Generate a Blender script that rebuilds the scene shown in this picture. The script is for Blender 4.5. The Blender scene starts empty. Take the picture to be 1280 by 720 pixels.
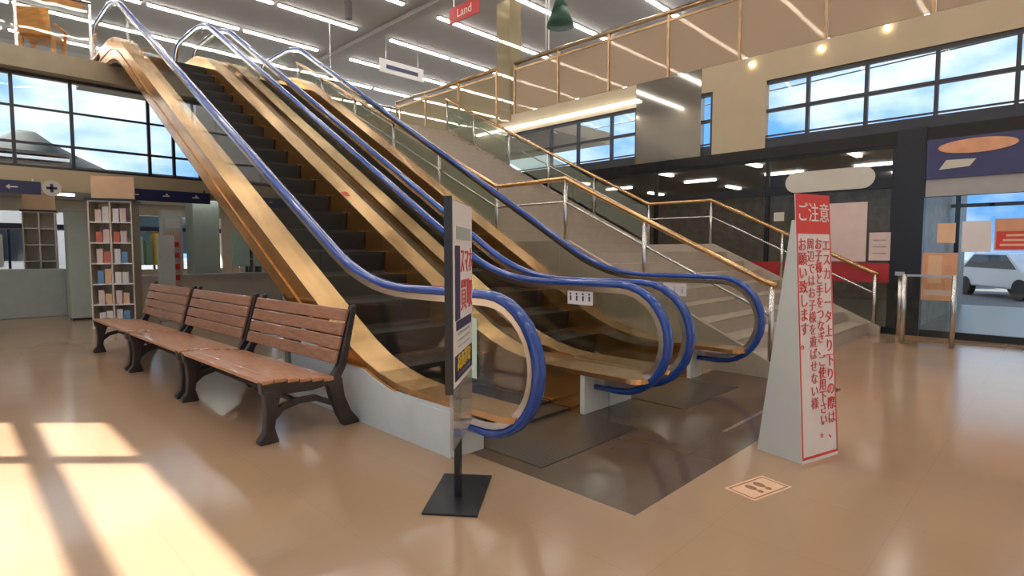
import bpy, bmesh, math, random
from mathutils import Vector, Matrix
random.seed(7)
S = bpy.context.scene
C = S.collection
PI = math.pi
R = math.radians

# ------------------------------------------------------------------ materials
MATS = {}
def mat(name, col, rough=0.5, metal=0.0, spec=0.5, noise=0.0, nscale=6.0, bump=0.0, bscale=40.0, emit=None, es=0.0, coat=0.0, stretch=None):
    if name in MATS: return MATS[name]
    m = bpy.data.materials.new(name); m.use_nodes = True
    nt = m.node_tree; b = nt.nodes['Principled BSDF']
    b.inputs['Base Color'].default_value = (*col, 1)
    b.inputs['Roughness'].default_value = rough
    b.inputs['Metallic'].default_value = metal
    b.inputs['Specular IOR Level'].default_value = spec
    b.inputs['Coat Weight'].default_value = coat
    tc = nt.nodes.new('ShaderNodeTexCoord')
    mp = nt.nodes.new('ShaderNodeMapping'); nt.links.new(tc.outputs['Object'], mp.inputs['Vector'])
    if stretch: mp.inputs['Scale'].default_value = stretch
    n = nt.nodes.new('ShaderNodeTexNoise'); n.inputs['Scale'].default_value = nscale
    n.inputs['Detail'].default_value = 4
    nt.links.new(mp.outputs[0], n.inputs['Vector'])
    rp = nt.nodes.new('ShaderNodeValToRGB')
    k = noise
    rp.color_ramp.elements[0].position = .3; rp.color_ramp.elements[1].position = .7
    rp.color_ramp.elements[0].color = (col[0]*(1-k), col[1]*(1-k), col[2]*(1-k), 1)
    rp.color_ramp.elements[1].color = (min(1, col[0]*(1+k)), min(1, col[1]*(1+k)), min(1, col[2]*(1+k)), 1)
    nt.links.new(n.outputs['Fac'], rp.inputs['Fac'])
    nt.links.new(rp.outputs['Color'], b.inputs['Base Color'])
    if bump > 0:
        n2 = nt.nodes.new('ShaderNodeTexNoise'); n2.inputs['Scale'].default_value = bscale
        nt.links.new(mp.outputs[0], n2.inputs['Vector'])
        bp = nt.nodes.new('ShaderNodeBump'); bp.inputs['Strength'].default_value = bump; bp.inputs['Distance'].default_value = .02
        nt.links.new(n2.outputs['Fac'], bp.inputs['Height']); nt.links.new(bp.outputs['Normal'], b.inputs['Normal'])
    if emit:
        b.inputs['Emission Color'].default_value = (*emit, 1); b.inputs['Emission Strength'].default_value = es
    MATS[name] = m
    return m

def glass(name, tint, ior=1.5, rough=0.0, frost=0.0, fcol=(.8, .8, .8)):
    m = bpy.data.materials.new(name); m.use_nodes = True
    nt = m.node_tree; nt.nodes.clear()
    out = nt.nodes.new('ShaderNodeOutputMaterial')
    tr = nt.nodes.new('ShaderNodeBsdfTransparent'); tr.inputs[0].default_value = (*tint, 1)
    gl = nt.nodes.new('ShaderNodeBsdfGlossy'); gl.inputs['Roughness'].default_value = rough
    fr = nt.nodes.new('ShaderNodeFresnel')
    ge = nt.nodes.new('ShaderNodeNewGeometry'); mr = nt.nodes.new('ShaderNodeMapRange')     # a pane reflects alike from both of its faces
    mr.inputs['To Min'].default_value = ior; mr.inputs['To Max'].default_value = 1/ior
    nt.links.new(ge.outputs['Backfacing'], mr.inputs['Value']); nt.links.new(mr.outputs[0], fr.inputs['IOR'])
    n = nt.nodes.new('ShaderNodeTexNoise'); n.inputs['Scale'].default_value = 1.3
    tc = nt.nodes.new('ShaderNodeTexCoord'); nt.links.new(tc.outputs['Object'], n.inputs['Vector'])
    bp = nt.nodes.new('ShaderNodeBump'); bp.inputs['Strength'].default_value = .06; bp.inputs['Distance'].default_value = .05
    nt.links.new(n.outputs['Fac'], bp.inputs['Height']); nt.links.new(bp.outputs['Normal'], gl.inputs['Normal'])
    mx = nt.nodes.new('ShaderNodeMixShader')
    nt.links.new(fr.outputs[0], mx.inputs[0])
    if frost > 0:
        df = nt.nodes.new('ShaderNodeBsdfDiffuse'); df.inputs[0].default_value = (*fcol, 1)
        m2 = nt.nodes.new('ShaderNodeMixShader'); m2.inputs[0].default_value = frost
        nt.links.new(tr.outputs[0], m2.inputs[1]); nt.links.new(df.outputs[0], m2.inputs[2])
        nt.links.new(m2.outputs[0], mx.inputs[1])
    else:
        nt.links.new(tr.outputs[0], mx.inputs[1])
    nt.links.new(gl.outputs[0], mx.inputs[2])
    nt.links.new(mx.outputs[0], out.inputs['Surface'])
    MATS[name] = m
    return m

def tile_floor(name, c1, c2, mortar, rough, size):
    m = bpy.data.materials.new(name); m.use_nodes = True
    nt = m.node_tree; b = nt.nodes['Principled BSDF']
    tc = nt.nodes.new('ShaderNodeTexCoord')
    br = nt.nodes.new('ShaderNodeTexBrick'); br.offset = 0; br.squash = 1
    br.inputs['Color1'].default_value = (*c1, 1); br.inputs['Color2'].default_value = (*c2, 1); br.inputs['Mortar'].default_value = (*mortar, 1)
    br.inputs['Scale'].default_value = 1; br.inputs['Mortar Size'].default_value = .003
    br.inputs['Brick Width'].default_value = size; br.inputs['Row Height'].default_value = size
    nt.links.new(tc.outputs['Object'], br.inputs['Vector'])
    n = nt.nodes.new('ShaderNodeTexNoise'); n.inputs['Scale'].default_value = 1.1; n.inputs['Detail'].default_value = 5
    nt.links.new(tc.outputs['Object'], n.inputs['Vector'])
    mr = nt.nodes.new('ShaderNodeMapRange'); mr.inputs['To Min'].default_value = .86; mr.inputs['To Max'].default_value = 1.12
    nt.links.new(n.outputs['Fac'], mr.inputs['Value'])
    mx = nt.nodes.new('ShaderNodeMix'); mx.data_type = 'RGBA'; mx.blend_type = 'MULTIPLY'; mx.inputs['Factor'].default_value = 1
    nt.links.new(br.outputs['Color'], mx.inputs['A']); nt.links.new(mr.outputs[0], mx.inputs['B'])
    nt.links.new(mx.outputs['Result'], b.inputs['Base Color'])
    b.inputs['Roughness'].default_value = rough
    mr2 = nt.nodes.new('ShaderNodeMapRange'); mr2.inputs['To Min'].default_value = rough*.7; mr2.inputs['To Max'].default_value = rough*1.4
    nt.links.new(n.outputs['Fac'], mr2.inputs['Value']); nt.links.new(mr2.outputs[0], b.inputs['Roughness'])
    MATS[name] = m
    return m

def grooved(name, col, axis_scale, rough=.4, metal=.3):
    m = bpy.data.materials.new(name); m.use_nodes = True
    nt = m.node_tree; b = nt.nodes['Principled BSDF']
    tc = nt.nodes.new('ShaderNodeTexCoord')
    w = nt.nodes.new('ShaderNodeTexWave'); w.wave_type = 'BANDS'; w.bands_direction = 'X'; w.inputs['Scale'].default_value = axis_scale
    nt.links.new(tc.outputs['Object'], w.inputs['Vector'])
    rp = nt.nodes.new('ShaderNodeValToRGB')
    rp.color_ramp.elements[0].color = (col[0]*.4, col[1]*.4, col[2]*.4, 1); rp.color_ramp.elements[1].color = (*col, 1)
    nt.links.new(w.outputs['Color'], rp.inputs['Fac']); nt.links.new(rp.outputs[0], b.inputs['Base Color'])
    b.inputs['Roughness'].default_value = rough; b.inputs['Metallic'].default_value = metal
    MATS[name] = m
    return m

tile_floor('floor_tile', (.43, .275, .165), (.42, .266, .158), (.39, .25, .148), .14, .6)
tile_floor('dark_tile', (.12, .075, .05), (.115, .072, .048), (.10, .065, .045), .14, .4)
mat('stair_stone', (.44, .37, .30), .5, noise=.06, bump=.05)
mat('ceiling', (.33, .31, .30), .8, noise=.03, nscale=2)
mat('ceiling_low', (.30, .27, .22), .7, noise=.05)
mat('beige_wall', (.50, .40, .26), .5, noise=.05, nscale=2)
mat('cream_wall', (.66, .58, .48), .6, noise=.04)
mat('slab', (.36, .30, .20), .45, noise=.1, nscale=3)
mat('grey_panel', (.33, .31, .27), .05, metal=.6, noise=.06, nscale=1.5)
mat('column_grey', (.38, .36, .33), .3, noise=.05)
mat('bronze', (.40, .26, .14), .28, metal=.9, noise=.2)
mat('frame_dark', (.035, .038, .05), .35, noise=.1)
mat('black', (.012, .012, .014), .35, noise=.1)
mat('black_gloss', (.015, .015, .018), .12, noise=.1)
mat('iron', (.055, .045, .04), .42, metal=.3, noise=.25, bump=.1)
mat('steel', (.62, .60, .57), .24, metal=1, noise=.08, stretch=(1, .2, 1))
mat('warm_reflect_steel', (.92, .43, .13), .2, metal=.92, noise=.22, nscale=2.2, bump=.12, bscale=5)  # stainless steel, its warm orange reflections put into the base colour
mat('warm_tint_steel_wide', (.74, .44, .20), .24, metal=.9, noise=.2, nscale=1.5, bump=.12, bscale=4)  # deck steel with reflected orange in its colour; stair rails share it
mat('blue_belt', (.006, .06, .33), .2, noise=.12, coat=.6)
mat('side_white', (.62, .64, .60), .45, noise=.05)
mat('wood', (.33, .155, .085), .3, noise=.28, nscale=9, bump=.1, stretch=(6, 1, 6), coat=.25)
mat('wood_seat', (.50, .23, .11), .28, noise=.22, nscale=7, bump=.08, stretch=(6, 1, 6), coat=.3)
mat('white', (.78, .77, .74), .5, noise=.02)
mat('paper', (.80, .74, .72), .6, noise=.03)
mat('paper_blank', (.62, .58, .50), .6, noise=.03)
mat('paper_pink', (.72, .55, .50), .6, noise=.05)
mat('paper_green', (.52, .66, .55), .6, noise=.04)
mat('orange_paper', (.72, .36, .20), .6, noise=.1)
mat('red_print', (.68, .06, .05), .5, noise=.05)
mat('red_band', (.45, .03, .03), .4, noise=.05)
mat('pink_print', (.62, .12, .12), .5)
mat('navy', (.025, .03, .10), .4, noise=.05)
mat('navy_board', (.05, .05, .14), .35, noise=.08)
mat('ink', (.04, .04, .10), .5)
mat('yellow', (.80, .55, .04), .5)
mat('grey_green', (.46, .52, .46), .5, noise=.04)
mat('grey_box', (.55, .57, .52), .4, noise=.02)
mat('counter', (.42, .46, .43), .4, noise=.05)
mat('pale_orange', (.80, .50, .30), .5, noise=.05)
mat('orange_wood', (.72, .34, .10), .4, noise=.25, nscale=8, stretch=(1, 1, 6))
mat('dark_green', (.02, .07, .04), .5, noise=.2)
mat('lamp', (.9, .9, .9), .5, emit=(1, .96, .90), es=16)
mat('lamp_low', (.9, .9, .9), .5, emit=(.95, 1, .97), es=4)
mat('lamp_shop', (.9, .9, .9), .5, emit=(1, .97, .92), es=7)
mat('lamp_strip', (.9, .9, .9), .5, emit=(.95, .98, 1), es=3)
mat('reflection_glow', (.9, .9, .9), .5, emit=(1, .85, .6), es=8)  # emission for the added discs that imitate reflected spots
mat('lamp_white', (.9, .9, .9), .5, emit=(.9, .97, 1), es=10)
mat('fixture', (.7, .7, .68), .4)
mat('shop_dark', (.42, .38, .33), .5, noise=.2)
mat('shop_ceiling', (.50, .47, .42), .6, noise=.1)
mat('pavement', (.16, .155, .15), .85, noise=.1, nscale=.3)
mat('asphalt', (.17, .17, .17), .85, noise=.15, nscale=3)
mat('hill', (.04, .042, .03), .9, noise=.3, nscale=.05)
mat('roof_metal', (.5, .5, .5), .5, noise=.05)
mat('car_white', (.75, .76, .78), .2, coat=.8)
mat('car_silver', (.45, .47, .5), .25, metal=.5, coat=.6)
mat('car_dark', (.05, .06, .09), .2, coat=.8)
mat('tyre', (.02, .02, .02), .7)
mat('car_window', (.03, .04, .05), .08)
mat('book_a', (.6, .15, .1), .5); mat('book_b', (.15, .3, .5), .5); mat('book_c', (.7, .6, .2), .5); mat('book_d', (.25, .4, .25), .5); mat('book_e', (.7, .68, .62), .5)
glass('glass_side', (.92, .93, .90), 1.45)
glass('glass_window', (.97, .985, 1.0), 1.25)
glass('glass_dark', (.76, .74, .71), 1.25)
glass('glass_shop', (.88, .90, .90), 1.35)
glass('glass_stair', (.80, .85, .80), 1.3, frost=.28, fcol=(.42, .44, .38))
glass('glass_gallery', (.75, .66, .55), 1.2, frost=.82, fcol=(.50, .38, .27))
glass('glass_gallery_far', (.85, .8, .7), 1.4, frost=.5, fcol=(.45, .38, .24))
glass('acrylic', (.82, .82, .80), 1.4, frost=.25, fcol=(.7, .7, .68))
grooved('tread', (.016, .015, .014), 14, .6, 0)
grooved('comb', (.13, .10, .08), 12, .3, .3)

# ------------------------------------------------------------------ builders
BASE = {}
def tag(o, label=None, cat=None, group=None, kind=None):
    if label: o['label'] = label
    if cat: o['category'] = cat
    if group: o['group'] = group
    if kind: o['kind'] = kind
    return o
def thing(name, label, cat, loc=(0, 0, 0), rotz=0, group=None):
    o = bpy.data.objects.new(name, None); C.objects.link(o)
    o.location = loc; o.rotation_euler = (0, 0, rotz); o.empty_display_size = .2
    tag(o, label, cat, group)
    BASE[o.name] = Matrix.Translation(Vector(loc)) @ Matrix.Rotation(rotz, 4, 'Z')
    return o

class MB:
    def __init__(s): s.bm = bmesh.new()
    def box(s, x0, x1, y0, y1, z0, z1, M=None):
        vs = [s.bm.verts.new(Vector(p)) for p in ((x0,y0,z0),(x1,y0,z0),(x1,y1,z0),(x0,y1,z0),(x0,y0,z1),(x1,y0,z1),(x1,y1,z1),(x0,y1,z1))]
        for f in ((0,3,2,1),(4,5,6,7),(0,1,5,4),(1,2,6,5),(2,3,7,6),(3,0,4,7)): s.bm.faces.new([vs[i] for i in f])
        if M is not None:
            for v in vs: v.co = M @ v.co
        return s
    def prism(s, pts, axis, a, b, M=None):
        """pts polygon in the plane normal to axis; a..b its extent along axis"""
        def P(p, t):
            if axis == 'x': return Vector((t, p[0], p[1]))
            if axis == 'y': return Vector((p[0], t, p[1]))
            return Vector((p[0], p[1], t))
        A = [s.bm.verts.new(P(p, a)) for p in pts]; B = [s.bm.verts.new(P(p, b)) for p in pts]
        n = len(pts)
        s.bm.faces.new(A[::-1]); s.bm.faces.new(B)
        for i in range(n): s.bm.faces.new((A[i], A[(i+1) % n], B[(i+1) % n], B[i]))
        if M is not None:
            for v in A+B: v.co = M @ v.co
        return s
    def tube(s, pts, r, n=10, prof=None, closed=False):
        """sweep a circle (or an (u,w) profile) along pts"""
        pts = [Vector(p) for p in pts]
        prof = prof or [(r*math.cos(2*PI*k/n), r*math.sin(2*PI*k/n)) for k in range(n)]
        rings = []
        for i, p in enumerate(pts):
            a = pts[max(0, i-1)]; b = pts[min(len(pts)-1, i+1)]
            t = (b-a).normalized()
            ref = Vector((1, 0, 0)) if abs(t.x) < .9 else Vector((0, 1, 0))
            w = t.cross(ref).normalized(); u = w.cross(t).normalized()
            rings.append([s.bm.verts.new(p + u*q[0] + w*q[1]) for q in prof])
        m = len(prof)
        for i in range(len(rings)-1):
            for k in range(m):
                s.bm.faces.new((rings[i][k], rings[i][(k+1) % m], rings[i+1][(k+1) % m], rings[i+1][k]))
        s.bm.faces.new(rings[0][::-1]); s.bm.faces.new(rings[-1])
        return s
    def cyl(s, x, y, z0, z1, r, r2=None, n=16):
        r2 = r if r2 is None else r2
        A = [s.bm.verts.new((x+r*math.cos(2*PI*k/n), y+r*math.sin(2*PI*k/n), z0)) for k in range(n)]
        B = [s.bm.verts.new((x+r2*math.cos(2*PI*k/n), y+r2*math.sin(2*PI*k/n), z1)) for k in range(n)]
        s.bm.faces.new(A[::-1]); s.bm.faces.new(B)
        for k in range(n): s.bm.faces.new((A[k], A[(k+1) % n], B[(k+1) % n], B[k]))
        return s
    def strip(s, low, high, x0, x1):
        """solid between two (y,z) poly-lines of equal length, thickness x0..x1"""
        V = []
        for (a, b) in zip(low, high):
            V.append([s.bm.verts.new((x0, a[0], a[1])), s.bm.verts.new((x1, a[0], a[1])), s.bm.verts.new((x1, b[0], b[1])), s.bm.verts.new((x0, b[0], b[1]))])
        for i in range(len(V)-1):
            for k in range(4): s.bm.faces.new((V[i][k], V[i][(k+1) % 4], V[i+1][(k+1) % 4], V[i+1][k]))
        s.bm.faces.new(V[0][::-1]); s.bm.faces.new(V[-1])
        return s
    def build(s, name, m, parent=None, smooth=False, bevel=0):
        bmesh.ops.recalc_face_normals(s.bm, faces=s.bm.faces)
        me = bpy.data.meshes.new(name)
        o = bpy.data.objects.new(name, me); C.objects.link(o)
        if parent is None:
            xs = [v.co for v in s.bm.verts]
            c = Vector(((min(v.x for v in xs)+max(v.x for v in xs))/2, (min(v.y for v in xs)+max(v.y for v in xs))/2, min(v.z for v in xs)))
            bmesh.ops.translate(s.bm, verts=s.bm.verts, vec=-c); o.location = c
            BASE[o.name] = Matrix.Translation(c)
        else:
            o.parent = parent
            M = BASE[parent.name]; BASE[o.name] = M
            if getattr(s, 'world', True):
                bmesh.ops.transform(s.bm, matrix=M.inverted(), verts=s.bm.verts)
        s.bm.to_mesh(me); s.bm.free()
        me.materials.append(MATS[m])
        if smooth:
            for p in me.polygons: p.use_smooth = True
        if bevel:
            md = o.modifiers.new('bevel', 'BEVEL'); md.width = bevel; md.segments = 2; md.limit_method = 'ANGLE'
        return o
def LB():
    b = MB(); b.world = False; return b

def text(body, size, m, parent, loc, right, up, name='lettering', space=1.0, align='CENTER', xs=1.0, local=False):
    """lettering as a thin solid; right/up give its plane (world axes, or the parent's when local)"""
    cu = bpy.data.curves.new(name, 'FONT'); cu.body = body; cu.size = size; cu.align_x = align; cu.align_y = 'CENTER'
    cu.space_line = space; cu.extrude = .0012
    t = bpy.data.objects.new('tmp', cu); C.objects.link(t)
    bpy.context.view_layer.update()
    dg = bpy.context.evaluated_depsgraph_get()
    me = bpy.data.meshes.new_from_object(t.evaluated_get(dg))
    bpy.data.objects.remove(t)
    o = bpy.data.objects.new(name, me); C.objects.link(o)
    r = Vector(right).normalized(); u = Vector(up).normalized(); n = r.cross(u)
    M = Matrix(((r.x*xs, u.x, n.x, loc[0]), (r.y*xs, u.y, n.y, loc[1]), (r.z*xs, u.z, n.z, loc[2]), (0, 0, 0, 1)))
    if not local: M = BASE[parent.name].inverted() @ M
    me.transform(M)
    o.parent = parent; BASE[o.name] = BASE[parent.name]
    me.materials.clear(); me.materials.append(MATS[m])
    return o
def struct(o): o['kind'] = 'structure'; return o
def copy_tree(o, parent=None):
    c = o.copy(); C.objects.link(c); c.parent = parent
    for ch in list(o.children): copy_tree(ch, c)
    return c

# ------------------------------------------------------------------ setting
HC = 7.6
struct(MB().box(-3, 10.25, -6, 19, -.2, 0).build('floor', 'floor_tile'))
struct(MB().box(-3.2, 20, -6.2, 25, HC, HC+.2).build('ceiling', 'ceiling'))
# beam between the two ceiling bays
struct(MB().box(8.95, 9.2, -6, 25, HC-.12, HC-.001).build('trim_1', 'ceiling'))

# left wall with tall windows (sun enters here)
def left_wall():
    m = MB(); 
    m.box(-3.07, -3, -6.2, 25, 4.25, HC)         # above the windows
    m.box(-3.07, -3, -6.2, 25, 0, .9)
    m.box(-3.07, -3, 8.8, 25, .9, 4.25)
    m.box(-3.07, -3, -6.2, -4.3, .9, 4.25)
    return struct(m.build('wall_left', 'cream_wall'))
left_wall()
n = 0
ys = [8.8, 7.73, 5.73, 3.73, 1.73, -.27, -2.27, -4.3]
for a, b in zip(ys[1:], ys[:-1]):
    n += 1
    w = MB()
    w.box(-3.065, -3.005, a-.06 if a > -4 else a, a+.06, .9, 4.25)
    w.box(-3.065, -3.005, a+.06, b-.06 if b < 8.7 else b, 3.70, 3.79)
    w.box(-3.065, -3.005, a+.06, b-.06 if b < 8.7 else b, .9, .96)
    fr = struct(w.build('window_%d' % n, 'frame_dark'))
    MB().box(-3.04, -3.03, a+.06, b-.06 if b < 8.7 else b, .96, 4.25).build('window_pane', 'glass_window', fr)

struct(MB().box(-3.2, 10.1, -6.2, -6, 0, HC).build('wall_back', 'cream_wall'))
NW = n

# upper floor slabs
struct(MB().box(-3, 5.72, 11.9, 12.5, 4.17, 4.5).build('floor_upper', 'slab'))
struct(MB().box(1.9, 5.74, 12.5, 13.4, 4.3, 4.499).build('floor_upper_landing', 'slab'))
struct(MB().box(5.74, 10.1, 12.36, 14.6, 4.17, 4.5).build('floor_upper_stairhead', 'slab'))
struct(MB().box(10.24, 13, 9.0, 15.2, 4.2, 4.5).build('floor_upper_gallery', 'slab'))

# far facade: beam, clerestory windows standing in for reflected ones, low zone behind
YF = 12.15
struct(MB().box(-3, 10.1, YF, YF+.12, 2.28, 2.64).build('wall_far', 'beige_wall'))
struct(MB().box(-3, 18, YF+.12, 19.2, 2.62, 2.72).build('ceiling_low', 'ceiling_low'))
def reflection_windows(x0, x1, idx):
    w = MB()
    w.box(x0, x0+.05, YF+.02, YF+.08, 2.64, 4.17)
    w.box(x0+.05, x1, YF+.02, YF+.08, 2.64, 2.68)
    w.box(x0+.05, x1, YF+.02, YF+.08, 4.12, 4.17)
    w.box(x0+.05, x1, YF+.03, YF+.07, 3.02, 3.06)
    w.box(x0+.05, x1, YF+.03, YF+.07, 3.60, 3.635)
    fr = struct(w.build('window_%d' % idx, 'frame_dark'))  # mirror image of a window wall, built as real openings
    MB().box(x0+.05, x1, YF+.045, YF+.055, 2.68, 4.12).build('window_pane', 'glass_window', fr)
xe = [-3, -1.1, .86, 1.62, 2.75, 3.15, 3.6, 4.7, 5.8, 6.9, 8.0, 9.1, 10.1]
for a, b in zip(xe[:-1], xe[1:]):
    NW += 1; reflection_windows(a, b, NW)
# low zone end wall with bright windows
m = MB(); m.box(-3, 10.1, 19, 19.2, 0, .75); m.box(-3, 10.1, 19, 19.2, 2.3, 2.62)
for k, x in enumerate((-3, -.2, 2.9, 6.2, 9.6)): m.box(x, x+.5, 19, 19.2, .75, 2.3)
struct(m.build('wall_far_low', 'cream_wall'))
for a, b in ((-2.5, -.2), (.3, 2.9), (3.4, 6.2), (6.7, 9.6)):
    NW += 1
    w = MB(); w.box(a, b, 19.05, 19.12, 1.85, 1.98); w.box(a+(b-a)*.33, a+(b-a)*.33+.05, 19.04, 19.13, .75, 1.85); w.box(a+(b-a)*.66, a+(b-a)*.66+.05, 19.04, 19.13, .75, 1.85)
    fr = struct(w.build('window_%d' % NW, 'navy'))
    MB().box(a, b, 19.085, 19.095, .75, 2.3).build('window_pane', 'glass_window', fr)
# right side wall of the low zone
struct(MB().box(10.1, 10.2, 10.2, 19.2, 0, 4.2).build('wall_right_far', 'beige_wall'))

# right wall: shopfront, fascia, clerestory windows, gallery
XR = 10.1
struct(MB().box(XR, XR+.14, -6, 10.2, 2.86, 3.05).build('trim_2', 'black_gloss'))
struct(MB().box(XR-.02, XR+.16, 1.5, 1.86, 0, 3.06).build('column', 'black'))
struct(MB().box(XR, XR+.14, -6, 15.2, 4.2, 4.66).build('wall_right_fascia', 'beige_wall'))
struct(MB().box(XR, XR+.14, 3.80, 4.76, 3.05, 4.2).build('wall_right', 'beige_wall'))
struct(MB().box(XR-.012, XR+.14, 4.98, 6.38, 3.05, 4.655).build('wall_right_panel', 'grey_panel'))
def right_window(a, b, idx):
    w = MB()
    w.box(XR+.03, XR+.11, a, a+.05, 3.05, 4.2)
    w.box(XR+.03, XR+.11, a+.05, b, 3.05, 3.22); w.box(XR+.03, XR+.11, a+.05, b, 4.14, 4.2)
    w.box(XR+.035, XR+.1, a+.05, b, 3.25, 3.27)
    w.box(XR+.03, XR+.11, a+.05, b, 3.66, 3.715)
    fr = struct(w.build('window_%d' % idx, 'frame_dark'))
    MB().box(XR+.065, XR+.075, a+.05, b, 3.22, 4.14).build('window_pane', 'glass_window', fr)
yw = [3.80, 3.12, 2.28, 1.40, .53, -.33, -1.2, -2.1, -3.0, -4.5, -6]
for b, a in zip(yw[:-1], yw[1:]): NW += 1; right_window(a, b, NW)
NW += 1; right_window(4.76, 4.98, NW)
for a, b in ((6.38, 7.0), (7.0, 7.9), (7.9, 8.7), (8.7, 10.2)): NW += 1; right_window(a, b, NW)

# shopfront glazing
def shop_glass(a, b, idx, g, top=2.82):
    w = MB()
    w.box(XR+.03, XR+.1, a, a+.06, 0, 2.86); w.box(XR+.03, XR+.1, a+.06, b, 0, .1)
    w.box(XR+.03, XR+.1, a+.06, b, top, 2.86)
    if g == 'glass_dark': w.box(XR+.02, XR+.1, a+.06, b, 2.22, 2.36)
    fr = struct(w.build('window_%d' % idx, 'black'))
    MB().box(XR+.06, XR+.07, a+.06, b, .1, top).build('window_pane', g, fr)
for a, b in ((1.86, 3.72), (3.72, 5.9), (5.9, 8.0), (8.0, 10.2)): NW += 1; shop_glass(a, b, NW, 'glass_dark')
for a, b in ((-.4, 1.5), (-2.6, -.4), (-6, -2.6)): NW += 1; shop_glass(a, b, NW, 'glass_shop', 2.05)
# red band on the dark glazing
# interior behind the shopfront
struct(MB().box(10.25, 17, -6, 12, -.2, -.001).build('floor_shop', 'column_grey'))
struct(MB().box(10.24, 17, -6, 12, 3.05, 3.15).build('ceiling_shop', 'shop_ceiling'))
struct(MB().box(17, 17.2, 1.86, 12, 0, 3.15).build('wall_shop_back', 'shop_dark'))
struct(MB().box(10.25, 17, 1.7, 1.85, 0, 3.05).build('wall_shop_side', 'shop_dark'))
struct(MB().box(10.25, 17, 12, 12.1, 0, 3.05).build('wall_shop_far', 'shop_dark'))
t = MB()
for yy in (1.55, -.5, -2.7, -5.0): t.box(14.5, 14.58, yy, yy+.08, 0, 2.62)
t.box(14.5, 14.58, -6, 1.7, 2.62, 3.05); t.box(14.5, 14.58, -6, 1.7, 2.15, 2.22)
struct(t.build('door_1', 'frame_dark'))

# outside
tag(MB().box(-60, 130, -60, 160, -.5, -.21).build('ground', 'pavement'), kind='structure')
h = MB()
prof = [(-150, -1), (-110, 30), (-60, 50), (-34, 60), (-20, 66), (-10, 73), (-3, 78), (3, 78), (10, 73), (22, 65), (40, 56), (80, 38), (150, -1)]
random.seed(3)
rows = []
for j in range(7):
    f = (j-3)/3.0
    rows.append([h.bm.verts.new((x*1.0, f*90, max(-1, z*(1-f*f)**.7) + random.uniform(-1, 1)*(0 if z < 0 else 1))) for x, z in prof])
for j in range(6):
    for i in range(len(prof)-1): h.bm.faces.new((rows[j][i], rows[j][i+1], rows[j+1][i+1], rows[j+1][i]))
hill = h.build('hill', 'hill'); hill.location = (39, 470, -1)
for p in hill.data.polygons: p.use_smooth = True
tag(hill, 'dark pointed hill on the horizon outside the windows at left', 'hill')

wh = thing('warehouse', 'pale low building with white roof stripes outside the left windows', 'building', (-3, 30, -.21))
MB().box(-9, 3.7, 30, 44, -.21, 4.6).build('walls', 'white', wh)
for k in range(4): MB().box(-9.2, 3.9, 29.8+k*.001, 44.2, 4.6+k*.2, 4.72+k*.2).build('roof_band', 'white' if k % 2 == 0 else 'iron', wh)
for k in range(5): MB().box(-8+2.3*k, -6.6+2.3*k, 29.95, 30.0, .9, 2.4).build('window', 'car_window', wh)
# ------------------------------------------------------------------ ceiling lamps
tube0 = None
def tube(x, y):
    global tube0
    if tube0 is None:
        r = thing('ceiling_lamp', 'x', 'ceiling lamp', (x, y, HC), 0, 'fluorescent tubes on the high ceiling')
        LB().box(-1.12, 1.12, -.06, .06, -.04, -.001).build('housing', 'fixture', r)
        LB().box(-1.1, 1.1, -.045, .045, -.075, -.04).build('lamp_tube', 'lamp', r)
        tube0 = r; o = r
    else:
        o = copy_tree(tube0); o.location = (x, y, HC)
    bay = 'left' if x < 9 else 'right'
    o['label'] = 'long white fluorescent ceiling tube in the %s-hand bay of the high ceiling' % bay
    o['group'] = 'fluorescent tubes, %s bay' % bay
for y in (24, 21.65, 19.3, 16.95, 14.6, 12.3, 10.0, 7.7, 5.3, 2.9, .5, -2, -4.4):
    for k in range(5): tube(7.42-2.36*k, y)
    for k in range(4): tube(10.75+2.36*k, y)

# small lamps under the low ceiling and in the shop
def small_lamp(x, y, z, L, axis, label, group, m='lamp_white'):
    if axis == 'x': b = MB().box(x-L/2, x+L/2, y-.05, y+.05, z-.05, z-.001)
    else: b = MB().box(x-.05, x+.05, y-L/2, y+L/2, z-.05, z-.001)
    tag(b.build('ceiling_lamp', m), label, 'ceiling lamp', group)
for y in (13.2, 14.2, 15.4, 16.8):
    for x in (-.6, 1.75, 4.4, 7.2): small_lamp(x, y, 2.62, 1.0, 'x', 'short tube lamp on the low ceiling behind the far beam', 'tubes on the low ceiling', 'lamp_low')
for x in (11.6, 13.4, 15.4):
    for y in (2.8, 4.6, 6.6, 9): small_lamp(x, y, 3.05, .8, 'y' if x == 13.4 else 'x', 'short lamp on the dim shop ceiling behind dark glazing', 'lamps inside the dim shop', 'lamp_shop')
for y in (-.2, -2.4): small_lamp(12.2, y, 3.05, 1.2, 'x', 'lamp on the entrance lobby ceiling behind the posters', 'lamps in the entrance lobby')
tag(MB().box(XR-.10, XR-.02, 6.3, 11.2, 4.29, 4.34).build('light_strip', 'lamp_strip'), 'continuous white light strip running under the gallery above the far right windows', 'lamp')
for y, z in ((4.05, 4.52), (2.95, 4.52), (2.05, 4.6)):  # glowing discs added where bright spots are only reflections
    b = MB(); b.cyl(0, 0, -.035, 0, .035, .042, 14)
    M = Matrix.Translation((XR-.03, y, z)) @ Matrix.Rotation(R(90), 4, 'Y')
    bmesh.ops.transform(b.bm, matrix=M, verts=b.bm.verts)
    tag(b.build('spot_reflection', 'reflection_glow'), 'small round glowing disc standing for a reflection on the beige gallery fascia', 'lamp', 'glowing reflection discs on the gallery fascia')

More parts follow.
